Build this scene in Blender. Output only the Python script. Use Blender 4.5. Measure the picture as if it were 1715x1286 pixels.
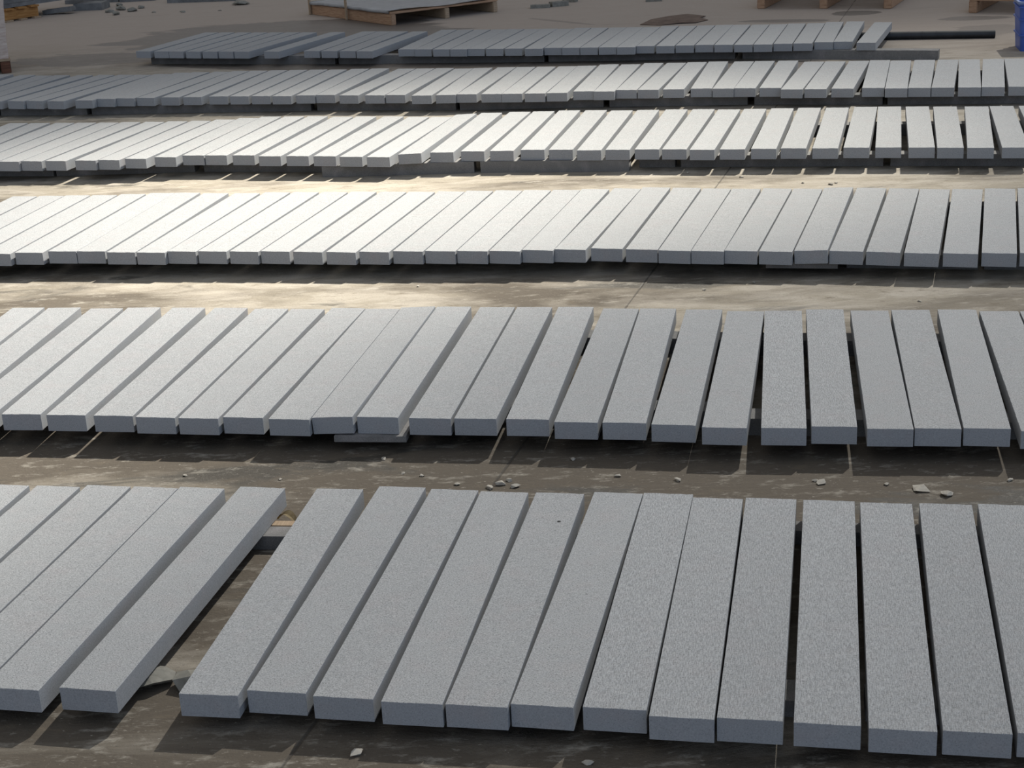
import bpy, bmesh, math, random
import numpy as np
from mathutils import Vector, Matrix

for o in list(bpy.data.objects):
    bpy.data.objects.remove(o, do_unlink=True)
scene = bpy.context.scene
C = scene.collection
W, H = 1715.0, 1286.0

# ------------------------------------------------------------------ camera
F_PX, PITCH, ROLL, HCAM = (2692.2, 0.34464, -0.05210, 2.0101)      # focal length in px, pitch, roll, height above the slab tops of the nearest row
TOP1 = 0.110                        # slab tops of the nearest row above the ground
CAM = Vector((0, 0, HCAM + TOP1))
cr, sr, cp, sp = math.cos(ROLL), math.sin(ROLL), math.cos(PITCH), math.sin(PITCH)
AX = Vector((cr, sr * sp, sr * cp))
AY = Vector((-sr, cr * sp, cr * cp))
AF = Vector((0, cp, -sp))
cam_d = bpy.data.cameras.new('camera')
cam_d.sensor_fit = 'HORIZONTAL'
cam_d.sensor_width = 36.0
cam_d.lens = 36.0 * F_PX / W
cam_d.clip_end = 300
cam = bpy.data.objects.new('camera', cam_d)
C.objects.link(cam)
cam.matrix_world = Matrix(((AX.x, AY.x, -AF.x, CAM.x), (AX.y, AY.y, -AF.y, CAM.y),
                           (AX.z, AY.z, -AF.z, CAM.z), (0, 0, 0, 1)))
scene.camera = cam


def at(u, v, z=0.0):
    """world point at height z that is seen at pixel (u, v)"""
    d = AX * ((u - W / 2) / F_PX) - AY * ((v - H / 2) / F_PX) + AF
    return CAM + d * ((z - CAM.z) / d.z)


# ------------------------------------------------------------------ light
SUN = Vector((0.58, 0.70, 1.0)).normalized()          # towards the sun
E1 = Vector((0, 0, 1)).cross(SUN).normalized()
E2 = SUN.cross(E1)
world = bpy.data.worlds.new('sky')
scene.world = world
world.use_nodes = True
wn = world.node_tree
bg = wn.nodes['Background']
# plain bright overcast overhead, bluer open sky behind the camera
wc = wn.nodes.new('ShaderNodeTexCoord')
wr = wn.nodes.new('ShaderNodeValToRGB')
wm = wn.nodes.new('ShaderNodeMath')
wm.operation = 'MULTIPLY_ADD'
wm.inputs[1].default_value = 0.5
wm.inputs[2].default_value = 0.5
wd_ = wn.nodes.new('ShaderNodeVectorMath')
wd_.operation = 'DOT_PRODUCT'
wd_.inputs[1].default_value = (0.50, -0.87, 0.0)
wn.links.new(wc.outputs['Generated'], wd_.inputs[0])
wn.links.new(wd_.outputs['Value'], wm.inputs[0])
wn.links.new(wm.outputs[0], wr.inputs['Fac'])
wr.color_ramp.elements[0].position = 0.55
wr.color_ramp.elements[0].color = (0.98, 0.97, 0.96, 1)
wr.color_ramp.elements[1].position = 0.85
wr.color_ramp.elements[1].color = (1.15, 1.45, 1.95, 1)
wn.links.new(wr.outputs['Color'], bg.inputs['Color'])
bg.inputs['Strength'].default_value = 0.42


def pool_lamp(name, watt, c1, c2, r1, r2, ang, col):
    """added far spot lamp standing in for the sun: soft edged, makes a bright pool"""
    D = 80.0
    L = bpy.data.lights.new(name, 'SPOT')
    rm = min(r1, r2)
    L.spot_size = 2 * math.atan(rm / D)
    L.spot_blend = 1.0
    L.energy = watt
    L.color = col
    L.shadow_soft_size = 0.45
    o = bpy.data.objects.new(name, L)
    C.objects.link(o)
    u = E1 * math.cos(ang) + E2 * math.sin(ang)
    v = -E1 * math.sin(ang) + E2 * math.cos(ang)
    w = SUN
    m = Matrix(((u.x, v.x, w.x), (u.y, v.y, w.y), (u.z, v.z, w.z))) @ Matrix.Diagonal((r1 / rm, r2 / rm, 1.0))
    p = E1 * c1 + E2 * c2 + SUN * D
    o.matrix_world = Matrix.Translation(p) @ m.to_4x4()
    return o


K = 4 * math.pi * 80.0 ** 2 * math.pi / 0.28 / 0.74  # added spots replace a sun lamp; their pools are shaped into the bright patch
pool_lamp('sun_stand_in_1', K * 0.3077, 6.436, -5.367, 3.946, 3.133, 0.142, (1.0, 0.945, 0.82))
pool_lamp('sun_stand_in_2', K * 0.1852, 6.196, -2.340, 12.444, 7.122, 1.223, (0.99, 0.985, 0.95))
pool_lamp('sun_stand_in_3', K * 0.3790, 7.037, -1.189, 4.019, 6.572, -0.031, (1.0, 0.965, 0.89))

scene.view_settings.view_transform = 'Standard'
scene.view_settings.look = 'None'
scene.view_settings.exposure = 0.0
scene.view_settings.gamma = 1.0
scene.view_settings.use_curve_mapping = False


# ------------------------------------------------------------------ materials
class NT:
    def __init__(s, name, rough=0.8, spec=0.3):
        s.m = bpy.data.materials.new(name)
        s.m.use_nodes = True
        s.t = s.m.node_tree
        s.b = s.t.nodes['Principled BSDF']
        s.b.inputs['Roughness'].default_value = rough
        s.b.inputs['Specular IOR Level'].default_value = spec

    def n(s, kind, **kw):
        nd = s.t.nodes.new(kind)
        for k, v in kw.items():
            setattr(nd, k, v)
        return nd

    def l(s, a, b):
        s.t.links.new(a, b)

    def coord(s, kind='Object', scale=(1, 1, 1), loc=(0, 0, 0), rot=(0, 0, 0), rnd=False):
        tc = s.n('ShaderNodeTexCoord')
        mp = s.n('ShaderNodeMapping')
        mp.inputs['Scale'].default_value = scale
        mp.inputs['Location'].default_value = loc
        mp.inputs['Rotation'].default_value = rot
        src = tc.outputs[kind]
        if rnd:
            oi = s.n('ShaderNodeObjectInfo')
            cx = s.n('ShaderNodeVectorMath', operation='MULTIPLY_ADD')
            cx.inputs[1].default_value = (37.0, 53.0, 71.0)
            s.l(oi.outputs['Random'], cx.inputs[0])
            s.l(src, cx.inputs[2])
            src = cx.outputs[0]
        s.l(src, mp.inputs['Vector'])
        return mp.outputs['Vector']

    def noise(s, vec, scale, detail=4, rough=0.6, dist=0.0):
        nz = s.n('ShaderNodeTexNoise')
        nz.inputs['Scale'].default_value = scale
        nz.inputs['Detail'].default_value = detail
        nz.inputs['Roughness'].default_value = rough
        nz.inputs['Distortion'].default_value = dist
        s.l(vec, nz.inputs['Vector'])
        return nz.outputs['Fac']

    def vor(s, vec, scale, feature='F1', out='Distance'):
        v = s.n('ShaderNodeTexVoronoi', feature=feature)
        v.inputs['Scale'].default_value = scale
        s.l(vec, v.inputs['Vector'])
        return v.outputs[out]

    def ramp(s, fac, stops):
        r = s.n('ShaderNodeValToRGB')
        e = r.color_ramp.elements
        while len(e) < len(stops):
            e.new(0.5)
        for el, (p, c) in zip(e, stops):
            el.position = p
            el.color = (c if len(c) == 4 else (*c, 1)) if isinstance(c, tuple) else (c, c, c, 1)
        s.l(fac, r.inputs['Fac'])
        return r.outputs['Color']

    def mix(s, a, b, fac, mode='MIX'):
        m = s.n('ShaderNodeMix', data_type='RGBA', blend_type=mode)
        for sock, val in ((m.inputs[0], fac), (m.inputs[6], a), (m.inputs[7], b)):
            if hasattr(val, 'is_output'):
                s.l(val, sock)
            else:
                sock.default_value = val if not isinstance(val, tuple) else (*val[:3], 1)
        return m.outputs[2]

    def math(s, op, a, b=0.0, c=None, clamp=False):
        m = s.n('ShaderNodeMath', operation=op, use_clamp=clamp)
        for i, v in enumerate((a, b, c)):
            if v is None:
                continue
            if hasattr(v, 'is_output'):
                s.l(v, m.inputs[i])
            else:
                m.inputs[i].default_value = v
        return m.outputs[0]

    def bump(s, h, strength, dist):
        b = s.n('ShaderNodeBump')
        b.inputs['Strength'].default_value = strength
        b.inputs['Distance'].default_value = dist
        s.l(h, b.inputs['Height'])
        s.l(b.outputs['Normal'], s.b.inputs['Normal'])

    def col(s, c):
        if hasattr(c, 'is_output'):
            s.l(c, s.b.inputs['Base Color'])
        else:
            s.b.inputs['Base Color'].default_value = (*c, 1)


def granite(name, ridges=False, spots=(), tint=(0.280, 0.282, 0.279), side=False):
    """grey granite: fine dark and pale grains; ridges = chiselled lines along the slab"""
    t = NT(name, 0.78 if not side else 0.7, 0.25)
    v = t.coord(rnd=True)
    big = t.noise(v, 6, 3, 0.6)
    base = t.mix(tuple(x * 0.93 for x in tint), tuple(x * 1.07 for x in tint), big)
    # faint warm and cool clouding
    cl = t.noise(v, 14, 2, 0.5)
    base = t.mix(base, (0.31, 0.275, 0.268), t.ramp(cl, [(0.5, 0.0), (0.75, 0.35)]))
    g1 = t.noise(v, 230, 3, 0.75)
    amt = 0.5 if not side else 0.22
    base = t.mix(base, t.mix((0.075, 0.078, 0.082), (0.52, 0.52, 0.515), t.ramp(g1, [(0.34, 0.0), (0.66, 1.0)])), amt * 0.70)
    dk = t.vor(v, 170)
    base = t.mix(base, (0.06, 0.06, 0.063), t.ramp(dk, [(0.12, 0.7 if not side else 0.35), (0.27, 0.0)]))
    fl = t.vor(t.coord(rnd=True, loc=(3, 5, 1)), 75)
    base = t.mix(base, (0.55, 0.53, 0.51), t.ramp(fl, [(0.07, 0.5 if not side else 0.2), (0.14, 0.0)]))
    h = g1
    if ridges:
        vr = t.coord(rnd=True, scale=(1.0, 0.12, 1.0))
        rg = t.noise(vr, 430, 0, 0.5, 0.35)
        base = t.mix(base, t.mix((0.105, 0.108, 0.112), (0.45, 0.455, 0.46), t.ramp(rg, [(0.36, 0.0), (0.62, 1.0)])), 0.20)
        h = t.math('ADD', t.math('MULTIPLY', rg, 1.6), t.math('MULTIPLY', g1, 0.6))
    for (x, y, r) in spots:
        tc = t.coord(loc=(-x, -y, 0))
        d = t.n('ShaderNodeVectorMath', operation='MULTIPLY')
        d.inputs[1].default_value = (1, 1, 0)
        t.l(tc, d.inputs[0])
        ln = t.n('ShaderNodeVectorMath', operation='LENGTH')
        t.l(d.outputs[0], ln.inputs[0])
        base = t.mix(base, (0.02, 0.02, 0.02), t.ramp(ln.outputs['Value'], [(r * 0.7, 1.0), (r * 1.25, 0.0)]))
    # each slab its own slightly different grey
    oi = t.n('ShaderNodeObjectInfo')
    k = t.math('MULTIPLY_ADD', oi.outputs['Random'], 0.06, 0.97)
    hs = t.n('ShaderNodeHueSaturation')
    t.l(k, hs.inputs['Value'])
    t.l(base, hs.inputs['Color'])
    t.col(hs.outputs['Color'])
    t.bump(h, 0.35 if not side else 0.12, 0.004)
    return t.m


M_TOP = granite('granite_speckled')
M_RIDGE = granite('granite_chiselled', ridges=True)
M_SIDE = granite('granite_sawn_side', side=True, tint=(0.275, 0.282, 0.29))
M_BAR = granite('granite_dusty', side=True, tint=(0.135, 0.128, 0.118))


def simple(name, c1, c2, scale=8, rough=0.8, spec=0.3, stretch=(1, 1, 1), bump=0.2, bd=0.004, detail=5):
    c1, c2 = (tuple(q_ * 0.7 for q_ in c_) for c_ in (c1, c2))
    t = NT(name, rough, spec)
    v = t.coord(scale=stretch)
    nz = t.noise(v, scale, detail, 0.65, 0.3)
    t.col(t.ramp(nz, [(0.3, c1), (0.7, c2)]))
    if bump:
        t.bump(nz, bump, bd)
    return t.m


M_WOOD = simple('pallet_wood', (0.34, 0.19, 0.11), (0.66, 0.43, 0.27), 7, 0.75, 0.2, (1, 14, 14))
M_WOODPALE = simple('pale_pallet_wood', (0.34, 0.24, 0.15), (0.58, 0.43, 0.29), 7, 0.75, 0.2, (14, 1, 14))
M_WOODEND = simple('wood_end_grain', (0.40, 0.22, 0.12), (0.62, 0.40, 0.25), 30, 0.8, 0.2)
M_WOODORANGE = simple('orange_wood', (0.34, 0.15, 0.04), (0.62, 0.33, 0.12), 6, 0.75, 0.2, (1, 10, 10))
M_WOODRED = simple('red_brown_wood', (0.10, 0.045, 0.03), (0.22, 0.10, 0.06), 9, 0.8, 0.2, (1, 10, 10))
M_FOAM = simple('packing_sheet', (0.72, 0.71, 0.70), (0.88, 0.87, 0.86), 9, 0.6, 0.3)
M_SHEET = simple('plastic_wrap', (0.60, 0.45, 0.37), (0.80, 0.68, 0.58), 12, 0.8, 0.2, (1, 1, 5))
M_PIPE = simple('black_pipe', (0.018, 0.02, 0.022), (0.04, 0.042, 0.046), 14, 0.45, 0.4)
M_BLUE = simple('blue_plastic', (0.05, 0.12, 0.50), (0.08, 0.17, 0.62), 5, 0.4, 0.5, bump=0)
M_BLUEPALE = simple('worn_blue_rim', (0.16, 0.24, 0.50), (0.30, 0.38, 0.62), 20, 0.5, 0.4, bump=0)
M_SLATE = simple('dark_slate', (0.15, 0.15, 0.145), (0.28, 0.275, 0.265), 9, 0.8, 0.25)
M_RUBBLE = simple('rubble_stone', (0.20, 0.19, 0.16), (0.36, 0.34, 0.29), 22, 0.9, 0.2)
M_CHIP = simple('pale_stone_chip', (0.42, 0.38, 0.32), (0.62, 0.57, 0.48), 40, 0.9, 0.2)
M_CARD = simple('wet_cardboard', (0.13, 0.09, 0.07), (0.24, 0.17, 0.13), 9, 0.85, 0.2)
M_TYRE = simple('orange_basin', (0.30, 0.15, 0.07), (0.42, 0.22, 0.11), 12, 0.6, 0.3)
M_LEAF = simple('dry_leaf', (0.35, 0.25, 0.12), (0.58, 0.48, 0.30), 60, 0.8, 0.2)
M_DARK = simple('dark_goods', (0.02, 0.028, 0.034), (0.07, 0.08, 0.09), 5, 0.7, 0.3)


def ground_material():
    t = NT('yard_concrete', 0.85, 0.25)
    v = t.coord('Object')
    # rows run about 15 degrees off the world axes; dirt is smeared along them
    vs = t.coord('Object', scale=(0.55, 1.5, 1), rot=(0, 0, math.radians(15)))
    big = t.noise(vs, 1.3, 7, 0.62, 0.5)
    mid = t.noise(vs, 4.2, 6, 0.68, 0.8)
    fine = t.noise(v, 90, 4, 0.7)
    pale = (0.325, 0.288, 0.235)
    tan = (0.255, 0.222, 0.172)
    brown = (0.098, 0.080, 0.060)
    dark = (0.052, 0.047, 0.039)
    c = t.mix(tan, pale, t.ramp(mid, [(0.42, 0.0), (0.58, 1.0)]))
    xyz = t.n('ShaderNodeSeparateXYZ')
    t.l(v, xyz.inputs[0])
    # distance across the rows
    q = t.math('ADD', xyz.outputs['Y'], t.math('MULTIPLY', xyz.outputs['X'], 0.27))
    # trodden brown dirt: mostly on the near lanes, thinning out further off, eased to lighten the second row's shadow
    nearf = t.ramp(t.math('MULTIPLY', q, 0.05), [(0.183, 0.5), (0.21, 1.0), (0.265, 1.0), (0.285, 0.4), (0.345, 0.34), (0.47, 0.05)])
    bf = t.math('ADD', t.math('MULTIPLY', nearf, 0.75), t.math('MULTIPLY', t.math('SUBTRACT', big, 0.5), 2.6))
    c = t.mix(c, brown, t.ramp(t.math('ADD', bf, 0.25), [(0.28, 0.0), (0.75, 1.0)]))
    # plain grey brown dust of the far yard
    farf = t.ramp(t.math('MULTIPLY', q, 0.05), [(0.68, 0.0), (0.80, 1.0)])
    c = t.mix(c, t.mix((0.30, 0.248, 0.205), (0.35, 0.297, 0.25), mid), farf)
    # damp blotches
    dn = t.noise(t.coord('Object', scale=(0.6, 1.7, 1), rot=(0, 0, math.radians(15)), loc=(4, 2, 0)), 1.9, 6, 0.6, 0.6)
    dm = t.math('ADD', dn, t.math('MULTIPLY_ADD', nearf, 0.10, -0.04))
    damp = t.ramp(dm, [(0.585, 0.0), (0.655, 0.75)])
    damp = t.math('MULTIPLY', damp, t.math('SUBTRACT', 1.0, t.math('MULTIPLY', farf, 0.8)))
    c = t.mix(c, dark, damp)
    # wet stain around the farthest row and towards the left pallet
    def blob(cx, cy, rx, ry, ang, warp=0.5):
        mp = t.n('ShaderNodeMapping', vector_type='TEXTURE')
        mp.inputs['Location'].default_value = (cx, cy, 0)
        mp.inputs['Rotation'].default_value = (0, 0, ang)
        mp.inputs['Scale'].default_value = (rx, ry, 1)
        t.l(v, mp.inputs['Vector'])
        mu = t.n('ShaderNodeVectorMath', operation='MULTIPLY')
        mu.inputs[1].default_value = (1, 1, 0)
        t.l(mp.outputs[0], mu.inputs[0])
        le = t.n('ShaderNodeVectorMath', operation='LENGTH')
        t.l(mu.outputs[0], le.inputs[0])
        return t.math('ADD', le.outputs['Value'], t.math('MULTIPLY', t.math('SUBTRACT', big, 0.5), warp * 2))
    wet = None
    for b in (WET):
        w_ = t.ramp(blob(*b[:6]), [(0.93, 1.0), (1.03, 0.0)])
        w_ = t.math('MULTIPLY', w_, b[6])
        wet = w_ if wet is None else t.math('MAXIMUM', wet, w_)
    c = t.mix(c, t.mix((0.088, 0.073, 0.062), (0.14, 0.117, 0.098), mid), wet)
    # grit
    gr = t.noise(t.coord('Object', scale=(1, 1.6, 1), loc=(2, 7, 0)), 62, 2, 0.5)
    c = t.mix(c, (0.40, 0.365, 0.30), t.math('MULTIPLY', t.ramp(gr, [(0.70, 0.0), (0.76, 0.7)]), t.math('SUBTRACT', 1.0, farf)))
    c = t.mix(c, (0.05, 0.042, 0.036), t.ramp(fine, [(0.30, 0.5), (0.42, 0.0)]))
    # crusts of pale slurry and scuffed dirt, streaky
    cr_ = t.noise(t.coord('Object', scale=(0.7, 1.7, 1), rot=(0, 0, math.radians(15)), loc=(1, 8, 0)), 8.5, 8, 0.74, 0.15)
    near1 = t.math('SUBTRACT', 1.0, farf)
    c = t.mix(c, (0.38, 0.345, 0.285), t.math('MULTIPLY', t.ramp(cr_, [(0.54, 0.0), (0.68, 0.65)]), near1))
    c = t.mix(c, (0.13, 0.105, 0.075), t.math('MULTIPLY', t.ramp(cr_, [(0.33, 0.75), (0.44, 0.0)]), near1))
    fk = t.noise(t.coord('Object', scale=(1, 2.0, 1), loc=(9, 1, 0)), 26, 3, 0.6)
    c = t.mix(c, (0.36, 0.325, 0.265), t.ramp(fk, [(0.64, 0.0), (0.71, 0.4)]))
    # joint in the concrete, running away from the camera
    a = math.atan2(7.11 - 3.5, 0.61 + 0.53)
    dist = t.math('ABSOLUTE', t.math('ADD', t.math('MULTIPLY', t.math('ADD', xyz.outputs['X'], 0.53), math.sin(a)),
                                     t.math('MULTIPLY', t.math('ADD', xyz.outputs['Y'], -3.5), -math.cos(a))))
    dist = t.math('ADD', dist, t.math('MULTIPLY', t.math('SUBTRACT', mid, 0.5), 0.012))
    jm = t.ramp(t.math('MULTIPLY', dist, 10), [(0.02, 0.6), (0.06, 0.0)])
    c = t.mix(c, (0.04, 0.035, 0.03), jm)
    t.col(c)
    r = t.mix((0.85, 0.85, 0.85), (0.45, 0.45, 0.45), t.math('MAXIMUM', damp, wet))
    t.l(r, t.b.inputs['Roughness'])
    hh = t.math('ADD', t.math('MULTIPLY', mid, 1.0), t.math('MULTIPLY', fine, 0.25))
    hh = t.math('SUBTRACT', hh, t.math('MULTIPLY', jm, 0.5))
    t.bump(hh, 0.5, 0.02)
    return t.m


# wet patches: centre, half sizes, turn, edge wander, strength
WET = []
for (u0, v0, u1, v1, ry, warp, k) in [
        (190, 72, 760, 46, 1.25, 0.55, 0.95), (20, 104, 330, 94, 0.42, 0.8, 0.85), (250, 108, 1450, 108, 0.38, 0.4, 0.8),
        (1395, 24, 1470, 20, 0.16, 0.9, 0.9), (1225, 36, 1400, 34, 0.12, 0.6, 0.8), (1600, 60, 1700, 40, 0.35, 1.0, 0.45),
        (1560, 32, 1690, 28, 0.14, 1.2, 0.7), (880, 30, 1000, 42, 0.05, 0.6, 0.5)]:
    p0, p1 = at(u0, v0), at(u1, v1)
    dd = p1 - p0
    WET.append(((p0.x + p1.x) / 2, (p0.y + p1.y) / 2, dd.length / 2, ry, math.atan2(dd.y, dd.x), warp, k))
M_GROUND = ground_material()


# ------------------------------------------------------------------ mesh helpers
def finish(name, bm, mats, parent=None, smooth=False):
    me = bpy.data.meshes.new(name)
    bm.normal_update()
    bm.to_mesh(me)
    bm.free()
    for m in (mats if isinstance(mats, (list, tuple)) else [mats]):
        me.materials.append(m)
    if smooth:
        for p in me.polygons:
            p.use_smooth = True
    o = bpy.data.objects.new(name, me)
    C.objects.link(o)
    if parent is not None:
        o.parent = parent
    return o


def tag(o, label=None, cat=None, group=None, kind=None):
    if label:
        o['label'] = label
    if cat:
        o['category'] = cat
        o['kind'] = 'thing'
    if group:
        o['group'] = group
    if kind:
        o['kind'] = kind
    return o


def empty(name, loc, rz=0.0):
    o = bpy.data.objects.new(name, None)
    o.empty_display_size = 0.1
    C.objects.link(o)
    o.location = loc
    o.rotation_euler = (0, 0, rz)
    return o


def box_bm(sx, sy, sz, c=(0, 0, 0), bev=0.0, bm=None, rot=0.0):
    bm = bm or bmesh.new()
    tmp = bmesh.new()
    bmesh.ops.create_cube(tmp, size=1.0)
    bmesh.ops.scale(tmp, vec=(sx, sy, sz), verts=tmp.verts)
    if bev:
        bmesh.ops.bevel(tmp, geom=list(tmp.edges), offset=bev, segments=2, affect='EDGES', clamp_overlap=True)
    if rot:
        bmesh.ops.rotate(tmp, cent=(0, 0, 0), matrix=Matrix.Rotation(rot, 3, 'Z'), verts=tmp.verts)
    bmesh.ops.translate(tmp, vec=c, verts=tmp.verts)
    me = bpy.data.meshes.new('tmp')
    tmp.to_mesh(me)
    tmp.free()
    bm.from_mesh(me)
    bpy.data.meshes.remove(me)
    return bm


def rough_slab(Wd, Ln, T, seed, nx=8, ny=56, jit=0.0006, chip=0.0009):
    """a sawn block with a bush-hammered top and slightly chipped arrises; z from -T to 0"""
    rng = random.Random(seed)
    bm = bmesh.new()
    b = 0.0008
    # profile loop across the slab (x, z, kind)
    prof = [(-Wd / 2, -T + b), (-Wd / 2, -T * 0.5), (-Wd / 2, -b), (-Wd / 2 + b, 0)]
    prof += [(-Wd / 2 + b + (Wd - 2 * b) * i / nx, 0) for i in range(1, nx)]
    prof += [(Wd / 2 - b, 0), (Wd / 2, -b), (Wd / 2, -T * 0.5), (Wd / 2, -T + b), (Wd / 2 - b, -T), (-Wd / 2 + b, -T)]
    rings = []
    ys = [-Ln / 2, -Ln / 2 + b] + [-Ln / 2 + b + (Ln - 2 * b) * j / ny for j in range(1, ny)] + [Ln / 2 - b, Ln / 2]
    for j, y in enumerate(ys):
        end = j in (0, len(ys) - 1)
        ring = []
        for i, (x, z) in enumerate(prof):
            zz, xx, yy = z, x, y
            if z == 0:
                zz += rng.uniform(-jit, jit)
                if abs(abs(x) - (Wd / 2 - b)) < 1e-6:
                    c = rng.random() ** 4 * chip
                    zz -= c * 0.6
                    xx -= math.copysign(c * 0.5, x)
                if end:
                    c = rng.random() ** 3 * chip
                    zz -= b * 0.8 + c * 0.5
                    yy -= math.copysign(c * 0.3, y)
            elif end:
                if abs(abs(x) - Wd / 2) < 1e-6:
                    xx -= math.copysign(b * 0.7, x)
            ring.append(bm.verts.new((xx, yy, zz)))
        rings.append(ring)
    n = len(prof)
    for a, c in zip(rings, rings[1:]):
        for i in range(n):
            k = (i + 1) % n
            f = bm.faces.new((a[i], a[k], c[k], c[i]))
            top = 3 <= i < 3 + nx
            f.material_index = 0 if top else 1
    f0 = bm.faces.new(rings[0][::-1])
    f1 = bm.faces.new(rings[-1])
    f0.material_index = f1.material_index = 1
    bmesh.ops.recalc_face_normals(bm, faces=bm.faces)
    return bm


def rock_bm(rx, ry, rz, seed, n=26):
    rng = random.Random(seed)
    bm = bmesh.new()
    for i in range(n):
        v = Vector((rng.gauss(0, 1), rng.gauss(0, 1), rng.gauss(0, 1))).normalized()
        k = rng.uniform(0.86, 1.1)
        bm.verts.new((v.x * rx * k, v.y * ry * k, v.z * rz * k))
    r = bmesh.ops.convex_hull(bm, input=bm.verts)
    bmesh.ops.delete(bm, geom=[g for g in r['geom_interior'] if isinstance(g, bmesh.types.BMVert)], context='VERTS')
    zmin = min(v.co.z for v in bm.verts)
    for v in bm.verts:
        v.co.z = max(v.co.z - zmin - rz * 0.25, 0.0)
    bmesh.ops.remove_doubles(bm, verts=bm.verts, dist=rx * 0.02)
    bmesh.ops.recalc_face_normals(bm, faces=bm.faces)
    return bm


# ------------------------------------------------------------------ ground
bm = bmesh.new()
bmesh.ops.create_grid(bm, x_segments=40, y_segments=40, size=30)
for v in bm.verts:
    v.co.y += 18
g = finish('ground', bm, M_GROUND)
tag(g, kind='structure')

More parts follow.
